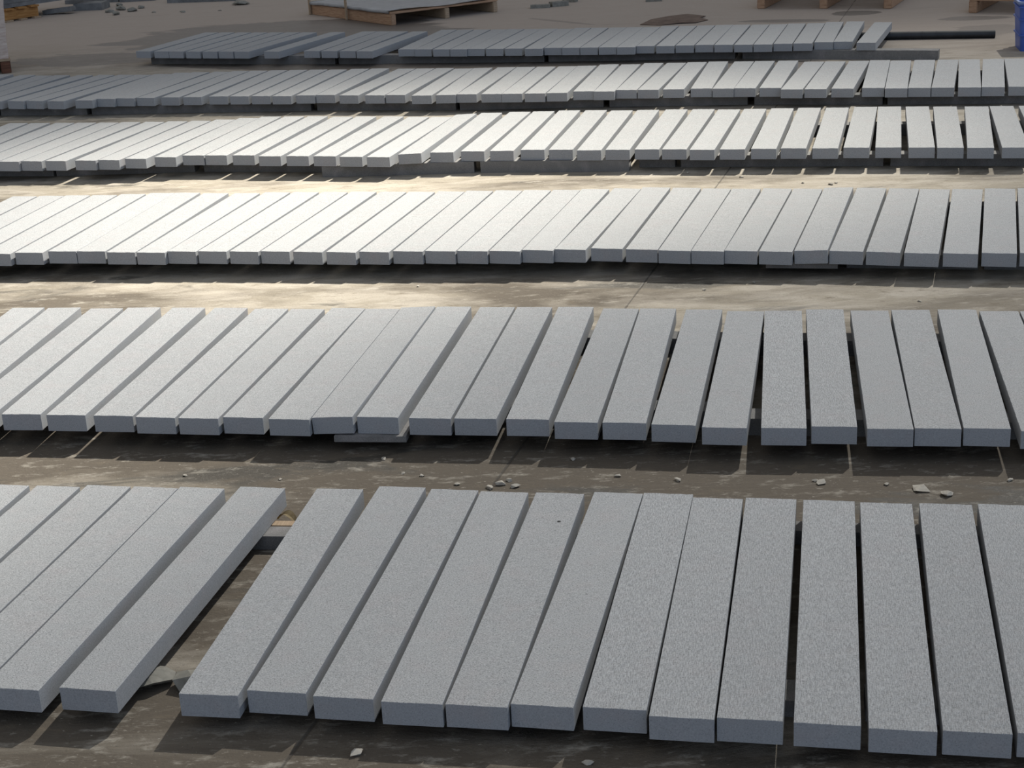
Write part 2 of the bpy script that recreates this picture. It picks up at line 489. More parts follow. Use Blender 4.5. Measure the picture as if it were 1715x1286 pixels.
# ------------------------------------------------------------------ slabs
ROWS = {
'r1': (0.1504, 1.2564, [
  (-1.797,4.263,-0.2077), (-1.629,4.231,-0.2173), (-1.462,4.213,-0.2203), (-1.306,4.180,-0.2261), (-1.151,4.156,-0.2234),
  (-0.954,4.133,-0.2242), (-0.673,4.082,-0.1768), (-0.490,4.076,-0.2024), (-0.323,4.032,-0.2024), (-0.161,3.992,-0.1918),
  (0.003,3.962,-0.2057), (0.171,3.944,-0.2255), (0.332,3.916,-0.2100), (0.480,3.862,-0.2044), (0.637,3.839,-0.2065),
  (0.807,3.802,-0.2036), (0.970,3.762,-0.2026), (1.136,3.735,-0.2095), (1.300,3.709,-0.2139),
]),
'r2': (0.1485, 1.3086, [
  (-2.219,6.241,-0.1325), (-2.050,6.211,-0.1314), (-1.868,6.168,-0.1565), (-1.695,6.150,-0.1483), (-1.508,6.114,-0.1729),
  (-1.323,6.079,-0.1822), (-1.152,6.036,-0.2003), (-0.992,6.004,-0.2012), (-0.823,5.987,-0.2131), (-0.664,5.947,-0.1982),
  (-0.511,5.937,-0.1978), (-0.354,5.923,-0.1915), (-0.169,5.884,-0.1914), (-0.011,5.858,-0.1899), (0.166,5.827,-0.1836),
  (0.341,5.773,-0.2000), (0.499,5.745,-0.1915), (0.673,5.699,-0.2085), (0.838,5.650,-0.2080), (1.010,5.623,-0.1732),
  (1.177,5.612,-0.1742), (1.351,5.566,-0.1711), (1.508,5.546,-0.1779), (1.676,5.522,-0.1976), (1.840,5.473,-0.1834),
  (2.001,5.442,-0.1708),
]),
'r3': (0.1505, 1.2722, [
  (-2.907,8.582,-0.2198), (-2.743,8.555,-0.2207), (-2.584,8.529,-0.2161), (-2.421,8.499,-0.2164), (-2.255,8.489,-0.2178),
  (-2.085,8.479,-0.2167), (-1.934,8.449,-0.2159), (-1.769,8.399,-0.2235), (-1.599,8.360,-0.2466), (-1.434,8.345,-0.2624),
  (-1.273,8.314,-0.2696), (-1.109,8.277,-0.2747), (-0.949,8.248,-0.2800), (-0.783,8.206,-0.2843), (-0.620,8.168,-0.2796),
  (-0.456,8.140,-0.2819), (-0.295,8.119,-0.2765), (-0.136,8.091,-0.2812), (0.019,8.062,-0.2821), (0.176,8.030,-0.2858),
  (0.333,8.014,-0.2863), (0.496,7.992,-0.3010), (0.661,7.978,-0.2886), (0.822,7.929,-0.2881), (0.974,7.878,-0.2936),
  (1.125,7.838,-0.2966), (1.282,7.809,-0.3055), (1.436,7.766,-0.3051), (1.594,7.742,-0.3052), (1.756,7.709,-0.3147),
  (1.915,7.660,-0.3164), (2.070,7.610,-0.3059), (2.233,7.571,-0.3013), (2.397,7.545,-0.2974), (2.558,7.512,-0.2964),
]),
'r4': (0.1472, 1.3120, [
  (-3.615,11.036,-0.2111), (-3.453,10.992,-0.2286), (-3.284,10.949,-0.2581), (-3.126,10.910,-0.2726), (-2.965,10.871,-0.2873),
  (-2.808,10.843,-0.2955), (-2.637,10.807,-0.3092), (-2.454,10.778,-0.2825), (-2.291,10.751,-0.2977), (-2.119,10.747,-0.2999),
  (-1.944,10.752,-0.2783), (-1.776,10.762,-0.2645), (-1.617,10.724,-0.2784), (-1.442,10.680,-0.2697), (-1.263,10.608,-0.2770),
  (-1.091,10.568,-0.2664), (-0.907,10.517,-0.2820), (-0.734,10.455,-0.2903), (-0.567,10.404,-0.2819), (-0.388,10.438,-0.2614),
  (-0.201,10.452,-0.2439), (-0.008,10.437,-0.2488), (0.164,10.407,-0.2358), (0.346,10.389,-0.2260), (0.522,10.346,-0.2325),
  (0.692,10.285,-0.2346), (0.866,10.255,-0.2395), (1.048,10.220,-0.2509), (1.217,10.178,-0.2642), (1.379,10.121,-0.2673),
  (1.552,10.090,-0.2622), (1.732,10.060,-0.2586), (1.905,10.028,-0.2617), (2.083,9.982,-0.2596), (2.263,9.955,-0.2628),
  (2.427,9.918,-0.2397), (2.604,9.870,-0.2297), (2.765,9.819,-0.2410), (2.942,9.771,-0.2641), (3.113,9.735,-0.2361),
  (3.296,9.694,-0.2266),
]),
'r5': (0.1520, 1.2500, [
  (-4.440,13.603,-0.2621), (-4.244,13.503,-0.3074), (-4.077,13.417,-0.3139), (-3.920,13.381,-0.3177), (-3.739,13.325,-0.3728),
  (-3.545,13.272,-0.3803), (-3.377,13.225,-0.3979), (-3.208,13.167,-0.3757), (-3.011,13.144,-0.3239), (-2.843,13.159,-0.3239),
  (-2.686,13.141,-0.3240), (-2.513,13.106,-0.3448), (-2.336,13.076,-0.3088), (-2.165,13.037,-0.2954), (-1.977,13.010,-0.2646),
  (-1.808,12.963,-0.2659), (-1.636,12.920,-0.2666), (-1.471,12.866,-0.2669), (-1.286,12.845,-0.2698), (-1.124,12.812,-0.2823),
  (-0.921,12.731,-0.3163), (-0.744,12.681,-0.2795), (-0.586,12.645,-0.2818), (-0.407,12.562,-0.2474), (-0.240,12.537,-0.2256),
  (-0.067,12.513,-0.2563), (0.103,12.472,-0.2327), (0.259,12.432,-0.2428), (0.429,12.394,-0.2469), (0.586,12.368,-0.2411),
  (0.773,12.378,-0.2278), (0.931,12.325,-0.2456), (1.105,12.335,-0.2629), (1.270,12.290,-0.2805), (1.441,12.262,-0.2636),
  (1.623,12.235,-0.2366), (1.796,12.179,-0.2738), (1.951,12.146,-0.2799), (2.127,12.101,-0.2805), (2.285,11.990,-0.3202),
  (2.444,11.953,-0.3163), (2.625,11.916,-0.3122), (2.807,11.887,-0.2675), (2.952,11.820,-0.2661), (3.117,11.789,-0.2830),
  (3.278,11.749,-0.2961), (3.440,11.708,-0.2768), (3.603,11.672,-0.2917), (3.767,11.637,-0.2740),
]),
'r6': (0.1540, 1.2500, [
  (-3.045,15.792,-0.3754), (-2.869,15.726,-0.3641), (-2.707,15.662,-0.3903), (-2.537,15.593,-0.3924), (-2.371,15.530,-0.3952),
  (-2.209,15.471,-0.4065), (-2.049,15.409,-0.4215), (-1.764,15.309,-0.4195), (-1.421,15.224,-0.3653), (-1.262,15.164,-0.3576),
  (-1.103,15.105,-0.3388), (-0.929,15.028,-0.3717), (-0.602,15.028,-0.2905), (-0.447,14.971,-0.3015), (-0.285,14.909,-0.2985),
  (-0.127,14.853,-0.3097), (0.027,14.820,-0.3100), (0.188,14.765,-0.3098), (0.346,14.720,-0.2970), (0.504,14.651,-0.2745),
  (0.671,14.652,-0.2706), (0.824,14.598,-0.2740), (0.984,14.549,-0.2854), (1.139,14.507,-0.2803), (1.289,14.455,-0.2779),
  (1.458,14.464,-0.2826), (1.621,14.408,-0.2790), (1.785,14.380,-0.2812), (1.948,14.350,-0.2810), (2.100,14.298,-0.2752),
  (2.261,14.241,-0.2786), (2.418,14.198,-0.2798), (2.583,14.183,-0.2776), (2.746,14.144,-0.2839), (2.919,14.153,-0.2767),
  (3.088,14.123,-0.2978), (3.276,13.981,-0.3419),
]),
}
T = 0.0625
TOPZ = dict(r1=0.0, r2=0.017, r3=0.02, r4=0.025, r5=0.025, r6=0.03)
TOPZ = {k: v + TOP1 for k, v in TOPZ.items()}
ROWNAME = dict(r1='the nearest row', r2='the second row', r3='the third row',
               r4='the fourth row', r5='the fifth row', r6='the farthest row')
ONES = ['zeroth', 'first', 'second', 'third', 'fourth', 'fifth', 'sixth', 'seventh', 'eighth', 'ninth', 'tenth',
        'eleventh', 'twelfth', 'thirteenth', 'fourteenth', 'fifteenth', 'sixteenth', 'seventeenth', 'eighteenth',
        'nineteenth', 'twentieth', 'twenty-first', 'twenty-second', 'twenty-third', 'twenty-fourth', 'twenty-fifth',
        'twenty-sixth', 'twenty-seventh']
# looks that set single slabs apart: (row, index) -> words
SPECIAL = {
    ('r1', 5): 'grey granite kerb stone just left of the wide gap in the nearest row',
    ('r1', 6): 'grey granite kerb stone right of the wide gap in the nearest row',
    ('r1', 10): 'grey granite kerb stone with a small black pit near its far end',
    ('r1', 11): 'grey granite kerb stone with a faint dark speck halfway along, nearest row',
    ('r2', 10): 'grey granite kerb stone tilted up on its right side, second row',
    ('r4', 19): 'pale granite kerb stone tilted up on its right side, fourth row',
    ('r3', 28): 'grey granite kerb stone tilted up on its right side, third row',
    ('r6', 7): 'grey granite kerb stone standing alone between two wide gaps, farthest row',
    ('r6', 36): 'short-looking grey granite kerb stone alone at the right end of the farthest row',
}
TILT = {('r2', 10): -0.045, ('r4', 19): -0.05, ('r3', 28): -0.045}
M_SPOT1 = granite('granite_with_pit', ridges=False, spots=((0.030, 0.42, 0.006),))
M_SPOT2 = granite('granite_with_speck', ridges=False, spots=((0.012, -0.05, 0.003),))


def ridged(row, i, n):
    if row == 'r1':
        return i >= 12
    if row == 'r2':
        return i in (19, 20)
    return False


ROWLINE = {}
for row, (Wd, Ln, sl) in ROWS.items():
    z = TOPZ[row]
    n = len(sl)
    protos = []
    for k in range(4):
        for mat in (M_TOP, M_RIDGE):
            bm = rough_slab(Wd + 0.0008, Ln, T, 100 * k + int(row[1]), ny=56 if row in ('r1', 'r2', 'r3') else 24)
            me = bpy.data.meshes.new('kerb_stone')
            bm.to_mesh(me)
            bm.free()
            me.materials.append(mat)
            me.materials.append(M_SIDE)
            protos.append(me)
    src = None
    for i, (x, y, a) in enumerate(sl):
        me = protos[(i * 7 + i // 4) % 4 * 2 + (1 if ridged(row, i, n) else 0)]
        if src is None:
            o = src = bpy.data.objects.new('kerb_stone', me)
        else:
            o = src.copy()
            o.data = me
        if (row, i) in (('r1', 10), ('r1', 11)):
            me2 = me.copy()
            me2.materials[0] = M_SPOT1 if i == 10 else M_SPOT2
            o.data = me2
        C.objects.link(o)
        tl = TILT.get((row, i), 0.0)
        o.location = (x, y, z + abs(tl) * Wd / 2)
        o.rotation_euler = (0, tl, a)
        if (row, i) in SPECIAL:
            lab = SPECIAL[(row, i)]
        else:
            fromleft = i < n / 2
            k = i + 1 if fromleft else n - i
            kind = 'granite kerb stone with fine chiselled lines' if ridged(row, i, n) else (
                'pale sunlit granite kerb stone' if row in ('r3', 'r4') else 'speckled grey granite kerb stone')
            lab = '%s, %s from the %s end of %s' % (kind, ONES[k], 'left' if fromleft else 'right', ROWNAME[row])
        tag(o, lab, 'kerb stone', 'granite kerb stones in ' + ROWNAME[row])
    fr, bk = [], []
    for x, y, a in sl:
        d = Vector((-math.sin(a), math.cos(a), 0))
        fr.append(Vector((x, y, 0)) - d * Ln / 2)
        bk.append(Vector((x, y, 0)) + d * Ln / 2)
    ROWLINE[row] = (fr, bk)


# ------------------------------------------------------------------ support bars under the rows
def on_line(pts, x):
    """point and mean direction of a row's edge around world x"""
    px = np.array([p.x for p in pts]); py = np.array([p.y for p in pts])
    w = np.exp(-((px - x) / 0.5) ** 2) + 1e-6
    k = np.polyfit(px, py, 1, w=w)
    return Vector((x, float(np.polyval(k, x)), 0))


def bars(row, which, xs, off, depth, label, mat=None, z0=0.0):
    """xs: breakpoints in world x; off: distance of the bar's camera-side face behind that edge"""
    pts = ROWLINE[row][which]
    for i, (xa, xb) in enumerate(xs):
        a, b = on_line(pts, xa), on_line(pts, xb)
        d = (b - a).normalized()
        nrm = Vector((-d.y, d.x, 0))
        a2, b2 = a + d * 0.014, b - d * 0.014
        L = (b2 - a2).length
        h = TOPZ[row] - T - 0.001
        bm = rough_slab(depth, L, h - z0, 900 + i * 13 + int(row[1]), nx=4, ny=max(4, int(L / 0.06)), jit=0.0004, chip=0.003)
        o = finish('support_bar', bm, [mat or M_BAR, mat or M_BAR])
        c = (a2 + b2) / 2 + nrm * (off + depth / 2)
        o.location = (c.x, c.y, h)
        o.rotation_euler = (0, 0, math.atan2(d.y, d.x) - math.pi / 2)
        k = ONES[i + 1]
        tag(o, (label % k) if '%s' in label else label, 'support block', 'stone bars under ' + ROWNAME[row])


def seg(x0, x1, n):
    return [(x0 + (x1 - x0) * i / n, x0 + (x1 - x0) * (i + 1) / n) for i in range(n)]


def wx(u, v, z):
    return at(u, v, z).x


def uspans(row, us, v):
    return [(wx(a, v, TOPZ[row] - T), wx(b, v, TOPZ[row] - T)) for a, b in us]


LF = 'low stone bar under the front of '
LB = 'low stone bar under the back of '
bars('r6', 0, uspans('r6', [(255, 560), (563, 905), (908, 1228), (1231, 1562)], 84), 0.14, 0.11,
     LF + 'the farthest row, %s from the left')
bars('r6', 1, uspans('r6', [(345, 700), (703, 1040), (1043, 1300)], 50), -0.32, 0.11,
     LB + 'the farthest row, %s from the left')
bars('r5', 0, uspans('r5', [(-150, 14), (17, 160), (163, 522), (525, 760), (763, 1010), (1013, 1255), (1258, 1482), (1485, 1745)], 164), 0.10, 0.10,
     LF + 'the fifth row, %s from the left')
bars('r5', 1, uspans('r5', [(-20, 230), (233, 520), (523, 820), (823, 1110), (1113, 1400), (1403, 1730)], 118), -0.24, 0.10,
     LB + 'the fifth row, %s from the left')
bars('r4', 0, uspans('r4', [(-150, 100), (103, 330), (333, 537)], 262), 0.16, 0.10,
     LF + 'the fourth row, %s from the left')
bars('r4', 0, uspans('r4', [(540, 797), (800, 1056)], 266), 0.006, 0.12,
     'stone bar flush below the front ends midway along the fourth row, %s of two')
bars('r4', 0, uspans('r4', [(1059, 1127), (1130, 1481), (1484, 1790)], 262), 0.12, 0.10,
     'low stone bar under the front of the fourth row\'s right half, %s of three')
bars('r4', 1, uspans('r4', [(5, 330), (333, 640), (643, 960), (963, 1290), (1293, 1730)], 200), -0.26, 0.10,
     LB + 'the fourth row, %s from the left')
bars('r3', 0, uspans('r3', [(-190, 60), (63, 300), (303, 560), (563, 830), (833, 1060), (1063, 1272)], 436), 0.26, 0.10,
     LF + 'the third row, %s from the left')
bars('r3', 0, uspans('r3', [(1275, 1405)], 440), 0.05, 0.10,
     'short stone bar showing below the front ends, right of the middle of the third row', z0=0.035)
bars('r3', 0, uspans('r3', [(1408, 1640), (1643, 1800)], 440), 0.19, 0.10,
     'stone bar under the front of the third row\'s right end, %s of two')
bars('r3', 1, uspans('r3', [(20, 360), (363, 760), (763, 1160), (1163, 1560), (1563, 1760)], 340), -0.12, 0.10,
     LB + 'the third row, %s from the left')
bars('r2', 0, uspans('r2', [(-230, 60), (63, 330), (333, 690), (693, 960), (963, 1230)], 716), 0.30, 0.10,
     LF + 'the second row, %s from the left')
bars('r2', 0, uspans('r2', [(555, 688)], 722), -0.010, 0.30,
     'thin flat stone jutting out below the front ends of the second row', z0=0.040)
bars('r2', 0, uspans('r2', [(1233, 1500), (1503, 1790)], 716), 0.24, 0.10,
     'stone bar under the front of the second row\'s right end, %s of two')
bars('r2', 1, uspans('r2', [(20, 420), (423, 860), (863, 1300), (1303, 1730)], 560), -0.20, 0.10,
     LB + 'the second row, %s from the left')
bars('r1', 0, uspans('r1', [(-470, -180), (-177, 175)], 1150), 0.20, 0.10,
     'stone bar under the nearest row\'s front, left of the wide gap, %s of two')
bars('r1', 0, uspans('r1', [(375, 700), (703, 1050), (1053, 1400), (1403, 1800)], 1150), 0.20, 0.10,
     'stone bar under the nearest row\'s front, right of the wide gap, %s of four')
bars('r1', 1, uspans('r1', [(-30, 330), (333, 620)], 880), -0.225, 0.07,
     LB + 'the nearest row, %s of the left two')
bars('r1', 1, uspans('r1', [(623, 1010)], 880), -0.16, 0.07,
     LB + 'the nearest row, in its middle')
bars('r1', 1, uspans('r1', [(1013, 1380), (1383, 1730)], 880), -0.085, 0.07,
     LB + 'the nearest row, %s of the right two')

# --- black pipe behind, carrying the right end of the farthest row
r = 0.034
pa, pb = at(1667, 57, r), at(1480, 60, r)
dp = (pb - pa).normalized()
pl = 1.95
bm = bmesh.new()
bmesh.ops.create_cone(bm, cap_ends=True, segments=28, radius1=r, radius2=r, depth=pl)
bmesh.ops.bevel(bm, geom=[e for e in bm.edges if e.is_boundary or abs(e.verts[0].co.z - e.verts[1].co.z) < 1e-5],
                offset=0.004, segments=2, affect='EDGES')
for k in range(3):
    zc = -pl / 2 + 0.5 + 0.12 * k
    bmesh.ops.create_cone(bm, cap_ends=True, segments=28, radius1=r + 0.0012, radius2=r + 0.0012, depth=0.012,
                          matrix=Matrix.Translation((0, 0, zc)))
pipe = finish('pipe', bm, M_PIPE, smooth=False)
pc = pa + dp * pl / 2
pipe.location = (pc.x, pc.y, r)
pipe.rotation_euler = (0, math.pi / 2, math.atan2(dp.y, dp.x))
tag(pipe, 'long black pipe on the ground, sticking out right of the farthest row', 'pipe')

# --- rubble at the wide gap of the nearest row
for (u, v, rx, ry, rz, sd, rzr, lab) in [
        (254, 1136, 0.070, 0.055, 0.075, 5, 0.6, 'angular grey rubble stone at the left of the wide gap, under the slab edge'),
        (318, 1140, 0.045, 0.055, 0.072, 8, 1.9, 'angular grey rubble stone at the right of the wide gap, half under the slab')]:
    p = at(u, v, 0.02)
    bm = rock_bm(rx, ry, rz / 1.2, sd, 18)
    zt = max(vv.co.z for vv in bm.verts)
    for vv in bm.verts:
        vv.co.z *= 0.0465 / zt
    o = finish('rubble_stone', bm, M_RUBBLE)
    o.location = (p.x, p.y, 0)
    o.rotation_euler = (0, 0, rzr)
    tag(o, lab, 'stone', 'rubble stones at the wide gap')

# batten and dry leaf behind the rear bar in the gap
p0, p1 = at(430, 886, 0.03), at(505, 886, 0.03)
bm = box_bm((p1 - p0).length + 0.10, 0.040, 0.045, bev=0.003)
o = finish('batten', bm, M_WOODPALE)
c = (p0 + p1) / 2
o.location = (c.x + 0.02, c.y + 0.01, 0.0225)
o.rotation_euler = (0, 0, math.atan2(-0.09, 0.99) - 0.06)
tag(o, 'pale flat batten lying just behind the bar in the wide gap of the nearest row', 'batten')
bm = bmesh.new()
rng = random.Random(4)
prev = None
for i in range(9):
    t_ = i / 8
    wv = 0.016 * math.sin(math.pi * (0.1 + 0.85 * t_))
    y_ = (t_ - 0.5) * 0.09
    z_ = 0.004 + 0.03 * math.sin(math.pi * t_)
    a_, m_, b_ = (bm.verts.new((-wv, y_, z_ + 0.006)), bm.verts.new((0, y_, z_)), bm.verts.new((wv, y_, z_ + 0.008)))
    if prev:
        bm.faces.new((prev[0], prev[1], m_, a_))
        bm.faces.new((prev[1], prev[2], b_, m_))
    prev = (a_, m_, b_)
r_ = bmesh.ops.solidify(bm, geom=list(bm.faces), thickness=0.0015)
o = finish('dry_leaf', bm, M_LEAF)
p = at(480, 872, 0.02)
o.location = (p.x, p.y + 0.02, 0.0)
o.rotation_euler = (0, 0, 0.9)
tag(o, 'curled dry leaf behind the bar in the wide gap of the nearest row', 'leaf')

# ------------------------------------------------------------------ stone chips on the ground
CHIPS = [(1242, 297, 0.016), (1392, 309, 0.022), (1400, 307, 0.014), (1345, 307, 0.014), (1152, 290, 0.014), (1541, 822, 0.035),
         (1585, 829, 0.028), (706, 797, 0.012), (675, 793, 0.010), (765, 812, 0.013), (643, 769, 0.014), (838, 812, 0.022),
         (820, 818, 0.018), (862, 816, 0.02), (853, 806, 0.016), (596, 1264, 0.020), (1135, 805, 0.016), (1376, 810, 0.022),
         (1366, 806, 0.014), (960, 770, 0.013), (310, 797, 0.012), (470, 803, 0.010), (1035, 798, 0.014), (1485, 812, 0.014),
         (1690, 805, 0.016), (1180, 486, 0.012), (1262, 474, 0.012), (1540, 505, 0.010), (700, 480, 0.012), (985, 1278, 0.016)]
for i, (u, v, s_) in enumerate(CHIPS):
    p = at(u, v, 0)
    bm = rock_bm(s_, s_ * 0.7, s_ * 0.4, 300 + i, 14)
    o = finish('stone_chip', bm, M_CHIP)
    o.location = (p.x, p.y, 0)
    o.rotation_euler = (0, 0, (i * 1.7) % 3.1)
    lane = lambda q_: 0 if q_[1] < 330 else 1 if q_[1] < 520 else 2 if q_[1] < 840 else 3
    ln = lane(CHIPS[i])
    mates = sorted(c_[0] for c_ in CHIPS if lane(c_) == ln)
    k = mates.index(u) + 1
    where = ('between the third and fourth rows', 'between the second and third rows', 'between the nearest and second rows',
             'in front of the nearest row')[ln]
    tag(o, 'pale stone chip on the ground %s, %s from the left' % (where, ONES[k]), 'stone chip',
        'pale stone chips on the ground')

# ------------------------------------------------------------------ pallets and goods behind
def heading(p, q_):
    return math.atan2(q_.y - p.y, q_.x - p.x)


# big pallet, corner towards the camera
cA, cB, cC = at(656, 43), at(834, 20), at(520, 24)
h1 = heading(cA, cB)                      # deck boards run this way
L1 = (cB - cA).length
L2 = (cC - cA).length
root = empty('pallet', (cA.x, cA.y, 0), h1)
tag(root, 'wooden pallet with its corner towards the camera, covered by a pale sheet', 'pallet')
hP = 0.135
# local x along deck boards, local y along the stringers (away)
ysk = heading(cA, cC) - h1
sx, sy = math.cos(ysk), math.sin(ysk)
for k, fx in enumerate((0.0, L1 * 0.495, L1 - 0.06)):
    bm = box_bm(L2, 0.06, hP - 0.022, bev=0.006)
    o = finish('stringer', bm, [M_WOOD if k == 0 else M_WOODPALE], root)
    o.location = (fx + 0.03 + sx * L2 / 2, sy * L2 / 2, (hP - 0.022) / 2)
    o.rotation_euler = (0, 0, ysk)
for k in range(11):
    yy = 0.005 + k * (L2 - 0.11) / 10
    bm = box_bm(L1 + 0.01, 0.10, 0.02, bev=0.003)
    o = finish('deck_board', bm, M_WOOD if k % 2 == 0 else M_WOODPALE, root)
    o.location = (L1 / 2 + 0.005 + sx * (yy + 0.05), sy * (yy + 0.05), hP - 0.010)
    bmw = None
# sheet on top
bm = bmesh.new()
nx, ny = 44, 30
vs_ = {}
rng = random.Random(11)
for i in range(nx + 1):
    for j in range(ny + 1):
        a_, b_ = i / nx, j / ny
        x_ = -0.016 + (0 if i == 0 else 0.002 + (i - 1) / (nx - 1) * (L1 + 0.012)) + 0.012 * math.sin(9 * b_ + 2)
        y_ = 0.015 + b_ * (L2 - 0.05) + 0.02 * math.sin(7 * a_ + 0.6) + 0.008 * math.sin(21 * a_)
        z_ = 0.003 + 0.006 * (1 + math.sin(10 * a_ + 3 * b_)) * (0.4 + 0.6 * (1 - b_)) + 0.003 * math.sin(25 * b_ + 6 * a_) + 0.003
        z_ -= 0.028 if i == 0 else 0
        vs_[i, j] = bm.verts.new((x_ + sx * y_, sy * y_, hP + z_))
for i in range(nx):
    for j in range(ny):
        bm.faces.new((vs_[i, j], vs_[i + 1, j], vs_[i + 1, j + 1], vs_[i, j + 1]))
bmesh.ops.solidify(bm, geom=list(bm.faces), thickness=0.003)
o = finish('packing_sheet', bm, M_FOAM, smooth=True)
o.location = (cA.x, cA.y, 0)
o.rotation_euler = (0, 0, h1)
tag(o, 'wavy pale grey packing sheet spread over the corner-on wooden pallet', 'sheet')
# upright cleats on its left side
for k, (u, v, lab) in enumerate([(522, 24, 'left'), (583, 33, 'right')]):
    p = at(u, v)
    bm = box_bm(0.032, 0.02, 0.62, bev=0.003)
    o = finish('upright_batten', bm, M_WOODPALE)
    o.location = (p.x - 0.012, p.y - 0.03, 0.31)
    o.rotation_euler = (0, 0, heading(cA, cC))
    tag(o, 'upright pale batten standing against the side of the corner-on pallet, %s of two' % lab, 'batten', 'upright battens')


def plain_pallet(p, hdg, Lx, Ly, label, hp=0.14, blocks=(0, 0.5, 1), bw=0.08, deckz=0.022):
    root = empty('pallet', (p.x, p.y, 0), hdg)
    tag(root, label, 'pallet')
    for f in blocks:
        bm = box_bm(bw, Ly, hp - 2 * deckz if False else hp - deckz, bev=0.006)
        o = finish('stringer', bm, [M_WOOD], root)
        o.location = (bw / 2 + f * (Lx - bw), Ly / 2, (hp - deckz) / 2)
    nb = max(3, int(Ly / 0.16))
    for k in range(nb):
        bm = box_bm(Lx, 0.11, deckz, bev=0.003)
        o = finish('deck_board', bm, M_WOODPALE if k % 2 else M_WOOD, root)
        o.location = (Lx / 2, 0.055 + k * (Ly - 0.11) / (nb - 1), hp - deckz / 2)
    return root


pR0, pR1 = at(1268, 15), at(1493, 15)
plain_pallet(pR0, heading(pR0, pR1), (pR1 - pR0).length, 1.1,
             'wooden pallet at the top edge right of the middle, three stringer ends showing')
pS0, pS1 = at(1622, 22), at(1760, 24)
plain_pallet(pS0, heading(pS0, pS1), 1.1, 1.0,
             'wooden pallet at the top right corner, behind the blue crate')

# goods on the two right pallets are above the frame; the left one carries slabs and wrap
# --- basin
p = at(1579, -6)
bm = bmesh.new()
prof = [(0.10, 0.0), (0.145, 0.004), (0.165, 0.03), (0.185, 0.09), (0.192, 0.094), (0.186, 0.098), (0.172, 0.088), (0.150, 0.03), (0.10, 0.012)]
ring = []
ns = 40
for (rr, zz) in prof:
    ring.append([bm.verts.new((rr * math.cos(2 * math.pi * i / ns), rr * math.sin(2 * math.pi * i / ns), zz)) for i in range(ns)])
for a_, b_ in zip(ring, ring[1:]):
    for i in range(ns):
        bm.faces.new((a_[i], a_[(i + 1) % ns], b_[(i + 1) % ns], b_[i]))
bm.faces.new(ring[0][::-1])
bm.faces.new(ring[-1])
bmesh.ops.recalc_face_normals(bm, faces=bm.faces)
o = finish('basin', bm, M_TYRE, smooth=True)
o.location = (p.x, p.y + 0.06, 0)
tag(o, 'round orange brown basin cut by the top edge between the two right pallets', 'basin')

# --- blue crate at the right edge
pc_ = at(1703, 87)
root = empty('crate', (pc_.x, pc_.y, 0), -0.18)
tag(root, 'blue plastic crate cut by the right edge of the photo', 'crate')
cw, cd, ch = 0.56, 0.38, 0.40
bm = bmesh.new()
t0, t1 = 0.90, 1.0


def ring4(w, d, z, bm, r_=0.03, n=4):
    out = []
    for (sx_, sy_, a0) in ((1, 1, 0), (-1, 1, 90), (-1, -1, 180), (1, -1, 270)):
        for k in range(n + 1):
            an = math.radians(a0 + 90 * k / n)
            out.append(bm.verts.new((sx_ * (w / 2 - r_) + r_ * math.cos(an), sy_ * (d / 2 - r_) + r_ * math.sin(an), z)))
    return out


rs = [ring4(cw * t0, cd * t0, 0.0, bm), ring4(cw * 0.985, cd * 0.985, ch, bm), ring4(cw * 0.985 - 0.012, cd * 0.985 - 0.012, ch, bm),
      ring4(cw * t0 - 0.012, cd * t0 - 0.012, 0.012, bm)]
for a_, b_ in zip(rs, rs[1:]):
    for i in range(len(a_)):
        k = (i + 1) % len(a_)
        bm.faces.new((a_[i], a_[k], b_[k], b_[i]))
bm.faces.new(rs[0][::-1])
bm.faces.new(rs[-1])
bmesh.ops.recalc_face_normals(bm, faces=bm.faces)
o = finish('body', bm, M_BLUE, root)
o.location = (cw / 2, cd / 2, 0)
for zb in (0.13, 0.26, 0.36):
    bm = bmesh.new()
    f_ = t0 + (0.985 - t0) * zb / ch
    rr_ = [ring4(cw * f_ + 0.002, cd * f_ + 0.002, -0.007, bm), ring4(cw * f_ + 0.022, cd * f_ + 0.022, -0.005, bm),
           ring4(cw * f_ + 0.022, cd * f_ + 0.022, 0.005, bm), ring4(cw * f_ + 0.002, cd * f_ + 0.002, 0.007, bm)]
    for a_, b_ in zip(rr_, rr_[1:] + rr_[:1]):
        for i in range(len(a_)):
            k = (i + 1) % len(a_)
            bm.faces.new((a_[i], a_[k], b_[k], b_[i]))
    bmesh.ops.recalc_face_normals(bm, faces=bm.faces)
    o = finish('rib', bm, M_BLUE, root)
    o.location = (cw / 2, cd / 2, zb)
bm = bmesh.new()
rr_ = [ring4(cw * 0.985 + 0.002, cd * 0.985 + 0.002, -0.014, bm), ring4(cw + 0.02, cd + 0.02, -0.014, bm), ring4(cw + 0.02, cd + 0.02, 0.006, bm),
       ring4(cw * 0.985 - 0.012, cd * 0.985 - 0.012, 0.006, bm)]
for a_, b_ in zip(rr_, rr_[1:] + rr_[:1]):
    for i in range(len(a_)):
        k = (i + 1) % len(a_)
        bm.faces.new((a_[i], a_[k], b_[k], b_[i]))
bmesh.ops.recalc_face_normals(bm, faces=bm.faces)
o = finish('rim', bm, M_BLUEPALE, root)
o.location = (cw / 2, cd / 2, ch)
o['label'] = 'worn pale rim'

